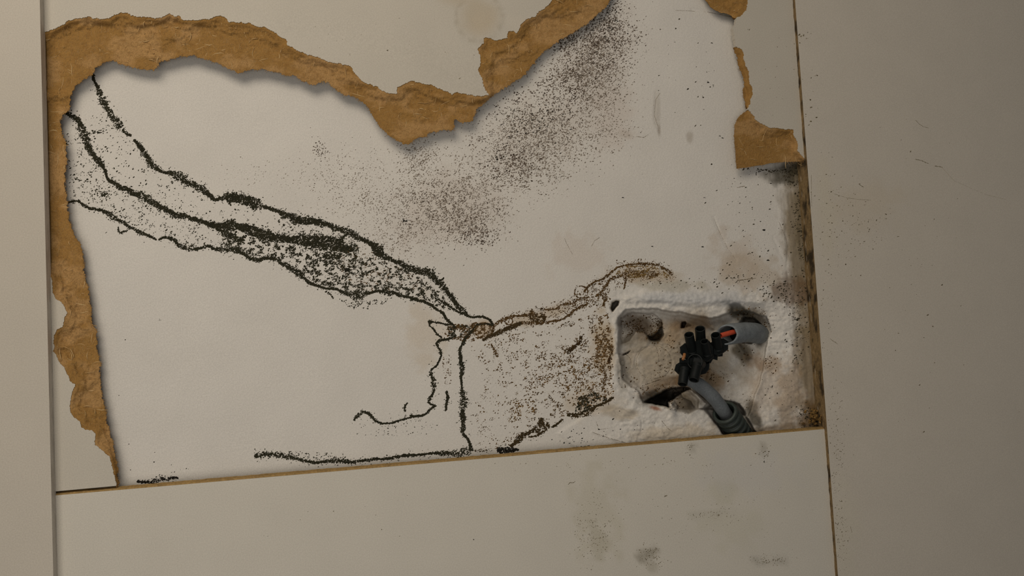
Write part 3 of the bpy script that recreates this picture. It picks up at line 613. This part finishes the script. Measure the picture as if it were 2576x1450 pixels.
# right: brown fan
b = Bag()
b.field([(1125,822),(1150,815),(1180,818),(1195,812),(1230,818),(1245,822),(1240,840),(1215,850),(1180,862),(1165,858),(1130,852),(1118,842)], 820, BROWN, clump=.5, seed=30, size=(.9, 2.3))
b.field([(1125,822),(1180,818),(1190,850),(1130,850)], 330, DARK, clump=.7, seed=31, size=(.9, 2.3))
b.vein([(1185,835,2.5),(1200,818,2.2),(1225,815,2),(1243,822,2.2)]).vein([(1215,856,3),(1235,845,5),(1260,833,5),(1290,822,5),(1312,815,4)], ((56, 46, 30), (80, 64, 40)), 1.6)
b.vein([(1240,822,3),(1262,808,5),(1277,798,5),(1300,796,3),(1325,792,4),(1345,786,5)], BROWN, 1.0)
b.vein([(1312,812,4),(1340,812,5),(1370,812,4),(1400,807,3),(1420,802,3),(1430,795,4),(1445,780,4.5),(1460,775,4),(1478,763,3)], BROWN, .9)
b.field([(1330,785),(1345,772),(1370,775),(1375,800),(1368,815),(1335,812)], 330, ((50, 40, 26), (88, 68, 40)), clump=.4, seed=32, size=(1, 2.4))
b.vein([(1372,780,3),(1395,778,2.2),(1415,768,3),(1435,765,4),(1450,756,3),(1470,752,3),(1482,747,3)], BROWN, .8)
th = np.linspace(0, 6.3, 22)
for cx, cy, R in ((1462, 735, 17), (1217, 832, 22), (1280, 808, 10)):
    b.vein([(cx + R * math.cos(t), cy + R * .9 * math.sin(t), 2) for t in th], BROWN, .7)
b.vein([(1470,735,2.4),(1480,722,3),(1490,712,3),(1510,705,3),(1525,697,4),(1540,685,3),(1555,673,3),(1575,668,3),(1600,664,3.5),(1635,663,4),(1660,668,4),(1680,680,3.5),(1692,692,3)], BROWN, 1.0)
b.vein([(1500,745,3),(1512,738,4),(1520,725,4),(1530,710,4.5),(1540,700,4.5),(1560,695,3.5),(1580,690,7),(1605,690,7),(1630,690,7),(1655,692,4)], BROWN, .9)
b.vein([(1524,738,5),(1521,755,5),(1518,770,3)], BROWN).vein([(1575,698,4),(1573,712,3),(1569,727,2)], BROWN)
b.field([(1560,672),(1600,668),(1660,672),(1690,700),(1640,700),(1580,700),(1550,690)], 420, ((110, 86, 46), (140, 112, 66)), clump=.5, seed=33)
b.field([(1440,740),(1520,700),(1540,740),(1530,790),(1460,780),(1430,770)], 300, BROWN, clump=.7, seed=34)
b.field([(1330,790),(1500,745),(1520,760),(1400,800)], 160, BROWN, clump=.5, seed=43)
b.field([(1545,660),(1600,650),(1670,655),(1705,695),(1690,712),(1600,705),(1530,740),(1480,765),(1440,760),(1470,720),(1510,690)], 520, BROWN, clump=.6, seed=44, size=(.7, 1.7))
b.field([(1255,800),(1345,770),(1440,745),(1480,770),(1400,815),(1260,840)], 420, BROWN, clump=.7, seed=45, size=(.7, 1.8))
b.make('brown branching mould ridge arching up to the hole around the wires', G1)
b = Bag()
gr = lambda u, v: .25 + .75 * sstep((u - 1200) / 250)
b.field([(1170,858),(1260,842),(1400,818),(1500,790),(1540,880),(1545,990),(1450,1040),(1360,1070),(1270,1130),(1195,1140),(1178,1050),(1200,1000),(1215,930)], 2900, ((66, 50, 30), (104, 78, 44)), clump=.75, seed=35, grad=gr, size=(.8, 2.2), cell=12)
b.field([(1340,930),(1430,900),(1530,900),(1545,990),(1460,1040),(1440,990),(1360,960)], 620, ((80, 58, 30), (120, 88, 46)), clump=.85, seed=36, size=(.9, 2.4))
b.field([(1498,800),(1530,790),(1545,880),(1540,900),(1498,900)], 620, ((70, 52, 30), (118, 88, 50)), clump=.6, seed=37, size=(.9, 2.4))
b.field([(1455,1000),(1510,985),(1535,1000),(1480,1035),(1445,1045)], 420, DARK, clump=.6, seed=38, size=(1, 2.6))
b.field([(1300,1010),(1340,990),(1350,1030),(1310,1060),(1260,1070)], 160, ((80, 58, 26), (120, 88, 40)), clump=.8, seed=39, size=(1, 2.4))
b.vein([(1462,845,3),(1458,860,4),(1450,870,4),(1440,878,4),(1425,888,5)], ((50, 38, 24), (76, 58, 34))).vein([(1236,868,2),(1245,885,4),(1253,898,4)], BROWN)
b.vein([(1530,905,8),(1537,908,6)], ((60, 44, 28), (90, 66, 40)), 1.2).vein([(1520,915,5),(1524,950,4),(1515,985,3)], BROWN, .6).vein([(1543,873,5),(1536,882,6)], BROWN, .9)
b.make('brown fan of mould spots spreading left of the hole around the wires', G1, keep=lambda u, v: u < 1552)
b = Bag(); DB = ((46, 40, 26), (78, 62, 38))
b.vein([(1250,1133,5),(1270,1133,7),(1290,1132,5),(1305,1133,2)], BLK, 1.2, .5).vein([(1285,1124,4),(1300,1110,5),(1320,1095,6),(1340,1085,4),(1360,1077,9),(1372,1072,9),(1382,1075,4)], DB, .95).vein([(1360,1072,5),(1362,1052,6)], DB).vein([(1330,1100,2.5),(1350,1097,3),(1368,1085,2)], DB, .8, 2)
b.vein([(1388,1075,3),(1400,1070,3.5),(1415,1056,3)], DB).vein([(1428,1045,4),(1455,1045,5),(1480,1038,5),(1498,1025,4),(1525,1012,3),(1542,1001,3)], DB, 1.1)
b.blob(1440, 1105, 60, 30, 30, BLK, (.9, 2)).blob(1550, 1085, 110, 40, 26, BLK, (1, 2.4)).blob(1215, 1135, 30, 5, 60, DB)
b.vein([(1430,1131,2),(1440,1129,3),(1455,1127,1.5),(1482,1124,.8)], BLK, 2, 0)
b.make('dark slanting mould edge below the brown fan, meeting the saw cut', G1)
# specks in the recess and on the plaster to the right
b = Bag()
b.field([(1562,800),(1590,790),(1640,792),(1668,812),(1660,855),(1630,855),(1600,835),(1565,860)], 420, ((60, 44, 28), (104, 80, 52)), clump=.5, seed=51, size=(.8, 2.2))
for cx, cy, rx, ry, n in [(1655,820,12,30,80),(1690,870,40,30,90),(1745,880,40,30,60),(1670,930,40,22,60),(1700,975,50,14,120),(1790,945,50,20,80),(1880,790,50,18,110),(1920,830,22,30,70),(1870,880,22,36,60),(1930,915,30,20,50),(1850,1010,60,20,40),(1700,1010,40,20,50),(1600,960,40,30,40),(1640,985,40,16,60)]:
    b.blob(cx, cy, rx, ry, n, ((54, 42, 26), (110, 84, 52)), (.8, 2.4))
for cx, cy, R, a0, a1 in ((1645,912,45,0,6.3),(1562,914,26,-1.5,1.5),(1567,913,7,0,6.3),(1597,900,60,-1.2,.2)):
    line_specks(b, [(cx + R * math.cos(t), cy + R * .95 * math.sin(t)) for t in np.linspace(a0, a1, 16)], ((96, 84, 64), (130, 116, 92)), .35)
line_specks(b, [(1615,972),(1640,962),(1662,955)], ((60, 50, 36), (90, 76, 54)), .8)
b.make('dirt and mould specks inside the hollow behind the wires', G1)
b = Bag(); SP = ((44, 40, 28), (84, 76, 60))
for cx, cy, rx, ry, n in [(1960,740,60,26,160),(1985,720,26,20,90),(2000,440,34,26,300),(2010,520,22,80,200),(2025,640,14,90,170),(1900,640,100,90,70),(1880,520,80,60,40),(1880,440,80,30,30),(1850,700,110,20,70),(1750,715,160,16,60),(2005,830,26,110,220),(2030,1050,34,28,160),(1770,200,40,120,26),(1680,150,60,120,14),(1940,990,80,80,40),(2040,760,14,120,120),(1960,430,70,8,120)]:
    b.blob(cx, cy, rx, ry, n, SP, (.8, 2.4))
for x, y, s_ in [(1781,207,4),(1921,579,5),(1932,655,4),(1817,347,3),(1810,342,3),(1640,620,3),(1767,621,3.5),(1772,497,2.5),(1886,408,3),(1790,108,3),(1567,497,3)]:
    b.add(np.array([x, x + 2.]), np.array([y, y + 1.]), np.array([s_ * .6, s_ * .4]), np.array([1.5, 1.3]), np.array([-.2, -.1]), mixc(2, *BLK))
HL = ((104, 90, 70), (140, 126, 104))
for pts_, s_ in (([(1856,706),(1880,703),(1903,700)], 1.0), ([(1795,548),(1808,580),(1830,625),(1852,655)], .35), ([(1488,620),(1496,606),(1508,598)], .4), ([(1660,235),(1650,250),(1646,290),(1655,318)], .35), ([(1602,344),(1620,346),(1632,338)], .5),
    ([(1490,1088),(1530,1102),(1582,1117)], .4), ([(1665,1060),(1680,1078),(1690,1086)], .5), ([(1500,1062),(1506,1082),(1530,1078)], .3), ([(1420,600),(1425,612),(1440,640)], .25), ([(1855,472),(1875,468)], .7), ([(1960,560),(1978,600),(1984,650)], .3), ([(1700,26),(1780,30),(1845,44)], .3)):
    line_specks(b, pts_, HL, s_)
b.make('scattered dark specks on the damp plaster by the right corner', G1, keep=lambda u, v: (u < right_line(v) - 3) & ~((v < 412) & (u > 1846)))
# fine spots elsewhere
pxr = lambda U, V, off=0.0: PY(U, V, np.full(np.shape(U), YR) - off)
def pfr(U, V, off=0.0): return PY(U, V, np.zeros(np.shape(U)) - off)
b = Bag(); S2 = ((92, 82, 62), (140, 128, 106))
b.blob(2120, 560, 80, 160, 120, S2, (.7, 1.9)).blob(2080, 700, 30, 300, 80, S2, (.7, 1.6)).blob(2180, 560, 60, 60, 60, S2, (.6, 1.5)).blob(2300, 700, 200, 500, 70, S2, (.8, 2.2)).blob(2100, 1150, 30, 200, 260, S2, (.6, 1.4)).blob(2040, 240, 26, 120, 26, S2, (.9, 2.6)).blob(2022, 90, 20, 20, 10, S2, (.9, 2.6)).blob(2110, 1350, 26, 120, 160, S2, (.6, 1.4))
S3 = ((120, 110, 90), (150, 140, 120))
line_specks(b, [(2304,303),(2312,312),(2323,319),(2335,322)], S3, .5)
line_specks(b, [(2303,401),(2318,404),(2335,412)], S3, 1); line_specks(b, [(2352,418),(2370,421)], S3, 1); line_specks(b, [(2098,488),(2130,498),(2160,502),(2190,504)], S3, .3)
line_specks(b, [(2162,465),(2172,471)], S3, 1); line_specks(b, [(2088,853),(2098,860),(2108,866)], S3, .7); line_specks(b, [(2139,1325),(2143,1340)], S3, .5); line_specks(b, [(2041,440),(2042,520)], S3, .5)
line_specks(b, [(2370,422),(2400,455),(2480,490),(2530,502)], ((168,158,138),(176,166,146)), .2)
b.make('tiny dark flecks and scratches on the right upright board', None, pxr, keep=lambda u, v: u > right_line(v) + 6)
b = Bag()
b.blob(1550, 1170, 500, 30, 90, S2, (.6, 1.3)).blob(1500, 1350, 50, 60, 240, S2, (.6, 1.5)).blob(1640, 1395, 40, 30, 160, S2, (.6, 1.6)).blob(1925, 1140, 20, 24, 22, S2, (.9, 2)).blob(1920, 1165, 5, 5, 5, BLK, (1, 2)).blob(1735, 1128, 12, 20, 30, S2, (.7, 1.6)).blob(1750, 1280, 300, 120, 160, S2, (.6, 1.2)).blob(1940, 1410, 50, 14, 130, S2, (.6, 1.3)).blob(1500, 1300, 60, 90, 90, S2, (.6, 1.3)).blob(1790, 1297, 60, 10, 60, S2, (.6, 1.2)).blob(700, 1320, 400, 80, 16, S2, (.7, 1.5))
line_specks(b, [(1430,1219),(1434,1215),(1442,1215),(1448,1212)], S2, .9); b.blob(1192, 1358, 2, 2, 3, BLK, (1, 1.8)).blob(1674, 1247, 4, 3, 5, S2, (1.2, 2))
b.make('faint dark smudges of specks on the lower back panel', None, pfr, keep=lambda u, v: (v > cut_line(u) + 4) & (u < right_line(v) - 6) & (u > left_line(v) + 6))
b = Bag(); b.blob(1028, 73, 3, 2, 5, S2, (1, 1.8)).blob(975, 127, 2, 1.5, 3, S2, (.8, 1.4)).blob(1157, 197, 2, 1.5, 3, S2, (.8, 1.4)).blob(1885, 74, 3, 2, 3, S2, (.8, 1.2)).blob(900, 100, 500, 80, 40, ((150,140,122),(176,166,150)), (.6, 1.2))
b.blob(1960, 180, 40, 120, 16, ((130,120,102),(160,150,132)), (.6, 1.3))
b.make('few tiny dark flecks on the upper white facing', None, lambda U, V, off=0.: PY(U, V, ylam(U, V) - off - .0001),
       keep=lambda u, v: inside(top, u, v) & (dist(top, u, v) > 5) & (v > -20))

# ------------------------------------------------------------------ crumbs in the lower right corner
cv, cf = [], []
for k in range(70):
    u, v = 2050 + rng.normal(0, 13), 1052 + rng.normal(0, 12)
    if u > right_line(v) - 7 or v > cut_line(u) - 9 or u < 2012: continue
    c = np.array(P1(u, v, rng.uniform(1, 8))); r = rng.uniform(.0005, .0014); b0 = len(cv)
    pts8 = rng.normal(0, 1, (8, 3)); pts8 /= np.linalg.norm(pts8, axis=1)[:, None]
    S = np.array([[1,0,0],[-1,0,0],[0,1,0],[0,-1,0],[0,0,1],[0,0,-1]]) * rng.uniform(.5, 1.3, (6, 1)) * r + rng.normal(0, r * .2, (6, 3))
    cv += list(c + S); cf += [(b0 + i, b0 + j, b0 + l) for i, j, l in ((0,2,4),(2,1,4),(1,3,4),(3,0,4),(2,0,5),(1,2,5),(3,1,5),(0,3,5))]
cv = np.array(cv)
o = mesh_obj('board_crumbs', cv, np.array(cf), M_bare, None, mixc(len(cv), (150, 116, 66), (76, 58, 34)))
tag(o, 'brown crumbs of rotten board in the lower right corner of the opening', 'debris', kind='stuff')

# ------------------------------------------------------------------ wires and terminal blocks
def frame_(a, b):
    z = (b - a).normalized(); x = z.cross(Vector((0, 0, 1)));
    if x.length < 1e-3: x = z.cross(Vector((1, 0, 0)))
    x.normalize(); return x, z.cross(x), z
def lathe_path(name, path, prof, mat, parent, n=28, smooth=True, label=None):
    # prof: list of (t along the path 0..1, radius in metres, angular fn or None)
    P = [Vector(p) for p in path]; cum = [0]
    for a, b in zip(P[:-1], P[1:]): cum.append(cum[-1] + (b - a).length)
    def at(t):
        s = t * cum[-1]; i = 0
        while i < len(P) - 2 and s > cum[i + 1]: i += 1
        f = (s - cum[i]) / (cum[i + 1] - cum[i]); p = P[i].lerp(P[i + 1], f)
        e = .04 * cum[-1]; return p
    def dirn(t):
        d = (at(min(1, t + .06)) - at(max(0, t - .06))); return d.normalized()
    V = []; x, _, _ = frame_(P[0], P[1])
    for t, r, *fn in prof:
        c = at(t) if 0 <= t <= 1 else (P[0] + (P[0] - P[1]).normalized() * (-t * cum[-1]))
        z = dirn(min(max(t, 0), 1)); xx = (x - z * x.dot(z)).normalized(); yy = z.cross(xx)
        for k in range(n):
            a = 2 * math.pi * k / n; q = fn[0](a) if fn and fn[0] else 0.0
            V.append(c + (xx * math.cos(a) + yy * math.sin(a)) * r + z * q)
    Fc = [(i * n + k, i * n + (k + 1) % n, (i + 1) * n + (k + 1) % n, (i + 1) * n + k) for i in range(len(prof) - 1) for k in range(n)]
    o = mesh_obj(name, np.array([tuple(v) for v in V]), np.array(Fc), mat, parent, smooth=smooth)
    if label: o['label'] = label
    return o
def smooth_path(pts, n=24):
    P = [P1(*p) for p in pts]; out = []
    Q = [P[0] * 2 - P[1]] + P + [P[-1] * 2 - P[-2]]
    for i in range(1, len(Q) - 2):
        for j in range(n // (len(P) - 1)):
            t = j / (n // (len(P) - 1)); a, b, c, d = Q[i - 1:i + 3]
            out.append(.5 * ((2 * b) + (c - a) * t + (2 * a - 5 * b + 4 * c - d) * t * t + (3 * b - a - 3 * c + d) * t ** 3))
    return out + [P[-1]]
MM = .001
def tower(u0, v0, y0, u1, v1, y1, r, parent):
    a, b = P1(u0, v0, y0), P1(u1, v1, y1); L = (b - a).length
    o = lathe_path('screw_barrel', [a, b], [(0, r * 1.12), (.12, r * 1.12), (.16, r * 1.0), (.9, r * .98), (1 - .0002 / L, r), (1, r * .95), (1, r * .80), (.97, r * .76), (.55, r * .72), (.55, r * .02)], M_black, parent, smooth=False, n=30)
    lathe_path('screw', [a.lerp(b, .55), a.lerp(b, .68)], [(0, r * .62), (.8, r * .62), (1, r * .54), (1, r * .16), (.6, r * .14), (.6, .00001)], M_deep, o, n=20, smooth=False)
def prism(name, poly, y0, y1, parent, mat, bev=.0006, label=None):
    n = len(poly); c = np.mean(poly, 0); V = []
    for y, s in ((y0 + .0, .90), (y0 + .9, 1.0), (y1 - .6, 1.0), (y1, .93)):
        for p in poly:
            q = c + (np.array(p) - c) * s; V.append(tuple(P1(q[0], q[1], y)))
    Fc = [tuple(range(n))[::-1], tuple(range(3 * n, 4 * n))]
    for k in range(3): Fc += [(k * n + i, k * n + (i + 1) % n, (k + 1) * n + (i + 1) % n, (k + 1) * n + i) for i in range(n)]
    o = mesh_obj(name, V, Fc, mat, parent)
    if label: o['label'] = label
    return o
tb = thing('terminal_block', 'upper black plastic terminal block with upright open screw barrels', 'terminal block', 'black terminal blocks hanging in the wall hole')
prism('housing', [(1710,874),(1722,864),(1738,862),(1752,872),(1756,896),(1742,906),(1724,904),(1712,890)], -4, 6, tb, M_black)
prism('housing', [(1746,860),(1762,854),(1784,858),(1796,872),(1796,900),(1780,912),(1758,910),(1744,896)], -6, 6, tb, M_black)
prism('housing', [(1788,862),(1802,854),(1820,852),(1832,860),(1832,880),(1818,890),(1804,896),(1790,892)], -5, 5, tb, M_black)
prism('end_lug', [(1792,882),(1812,880),(1819,884),(1818,897),(1808,898),(1794,894)], -3, 3, tb, M_black)
prism('end_lug', [(1772,888),(1796,890),(1806,894),(1805,907),(1794,904),(1788,914),(1768,920),(1758,908)], -2, 4, tb, M_black)
for T in [(1742,888,-3,1733,842,-10,.0027),(1764,878,1,1761,827,-7,.0029),(1807,880,-3,1800,843,-9.5,.0027),(1780,894,-7,1772,859,-13,.0023)]: tower(*T, tb)
tb2 = thing('terminal_block', 'lower black terminal block pointing down onto the grey cable', 'terminal block', 'black terminal blocks hanging in the wall hole')
prism('housing', [(1696,932),(1700,918),(1712,910),(1740,898),(1764,894),(1774,908),(1770,930),(1750,946),(1722,948),(1706,942)], -5, 4, tb2, M_black)
prism('housing', [(1752,896),(1772,892),(1786,906),(1784,930),(1776,940),(1762,944),(1750,936)], -2, 7, tb2, M_black)
prism('end_lug', [(1709,914),(1709,902),(1715,900),(1718,906),(1734,903),(1736,914)], -6, 0, tb2, M_black)
for T in [(1722,928,-6,1717,968,-10,.0027),(1754,918,-7,1745,957,-11,.0029)]: tower(*T, tb2)
a, b_ = P1(1756, 914, -1), P1(1748, 910, -8)
lathe_path('wire_entry', [a, b_], [(0, .0046), (.9, .0046), (1, .0043), (1, .0038), (.7, .0036), (.7, .0001)], M_black, tb2, smooth=False)
lathe_path('copper_strand', [P1(1722,891,-7), P1(1721,898,-8), P1(1717,906,-8.5)], [(0, .0009), (.5, .0009), (1, .0007)], M_copper, tb2, n=10)
# grey cable into the corrugated conduit
cb = thing('cable', 'thick grey cable bending down from the lower terminal block into the conduit', 'cable')
path = smooth_path([(1722,948,2),(1740,958,1),(1768,976,1),(1797,1003,2.5),(1819,1033,6),(1840,1068,12),(1862,1105,18)])
rr = .0040
lathe_path('sheath', path, [(0, .0001), (0, rr * .8), (.01, rr * .97)] + [(t, rr * (1 + .02 * math.sin(t * 40))) for t in np.linspace(.03, 1, 26)], M_grey, cb)
# pale sheath with a red wire, coming out of the wall at the upper right
c2 = thing('cable', 'pale grey cable sheath, split open with a red wire inside', 'cable')
R2 = .0061
p2 = [P1(1824, 843, -4), P1(1847, 839, 3), P1(1880, 836, 9), P1(1898, 838, 16), P1(1912, 842, 24)]
def lip(a): return -.0035 * math.exp(-((a - LIPA + math.pi) % (2 * math.pi) - math.pi) ** 2 / .35) + .0014 * (float(vn(a * 2.2, 1.3, 8)) - .5) + .0022 * (1 + math.cos(a - CAMA))
x_, y_, z_ = frame_(p2[0], p2[1]); dn = Vector((-.3, -.3, -1)); xx_ = (x_ - z_ * x_.dot(z_)).normalized(); yy_ = z_.cross(xx_); CAMA = math.atan2(Vector((0, -1, .15)).dot(yy_), Vector((0, -1, .15)).dot(xx_)); LIPA = math.atan2(dn.dot(z_.cross((x_ - z_ * x_.dot(z_)).normalized())), dn.dot(x_))
prof = [(.75, R2 * .80), (.1, R2 * .80, lip), (0, R2 * .8, lip), (0, R2 * .9, lip), (.02, R2 * .97, lambda a: lip(a) * .95), (.12, R2 * 1.0, lambda a: lip(a) * .8)] + [(t, R2 * (1 + .03 * math.sin(9 * t))) for t in np.linspace(.42, 1, 10)]
lathe_path('sheath', p2, prof, M_pipe, c2, n=48)
lathe_path('shade_plug', [P1(1852, 840, 4), P1(1885, 836, 10.5)], [(0, .0001), (0, R2 * .79), (1, R2 * .79)], M_deep, c2, n=24, label='dark plug standing in for the shade inside the sheath')  # near-black plug added to darken the opening like deep shade
lathe_path('red_wire', [P1(1862, 831, 1.5), P1(1836, 838, -2.6), P1(1812, 845, -4.5)], [(0, .0001), (0, .0012), (.06, .0014), (.5, .00145), (1, .0014)], M_red, c2, n=14, label='red insulated wire')
# conduit
cd = thing('conduit', 'dark green corrugated conduit rising from behind the lower back panel', 'conduit')
pc = smooth_path([(1822,1036,3),(1838,1058,8),(1858,1088,14.5),(1880,1122,20),(1900,1155,24)], 32)
RC = .0070
pr = [(.5, RC * .80), (.02, RC * .80), (0, RC * .82, lambda a: .0008 * (float(vn(a * 2, .5, 3)) - .5)), (0, RC * .92, lambda a: .0008 * (float(vn(a * 2, .5, 3)) - .5))]
for t in np.linspace(.01, 1, 150):
    pr.append((float(t), RC * (.95 + .11 * math.tanh(2.5 * math.sin(t * 2 * math.pi * 9.5)))))
lathe_path('tube', pc, pr, M_cond, cd, n=48)
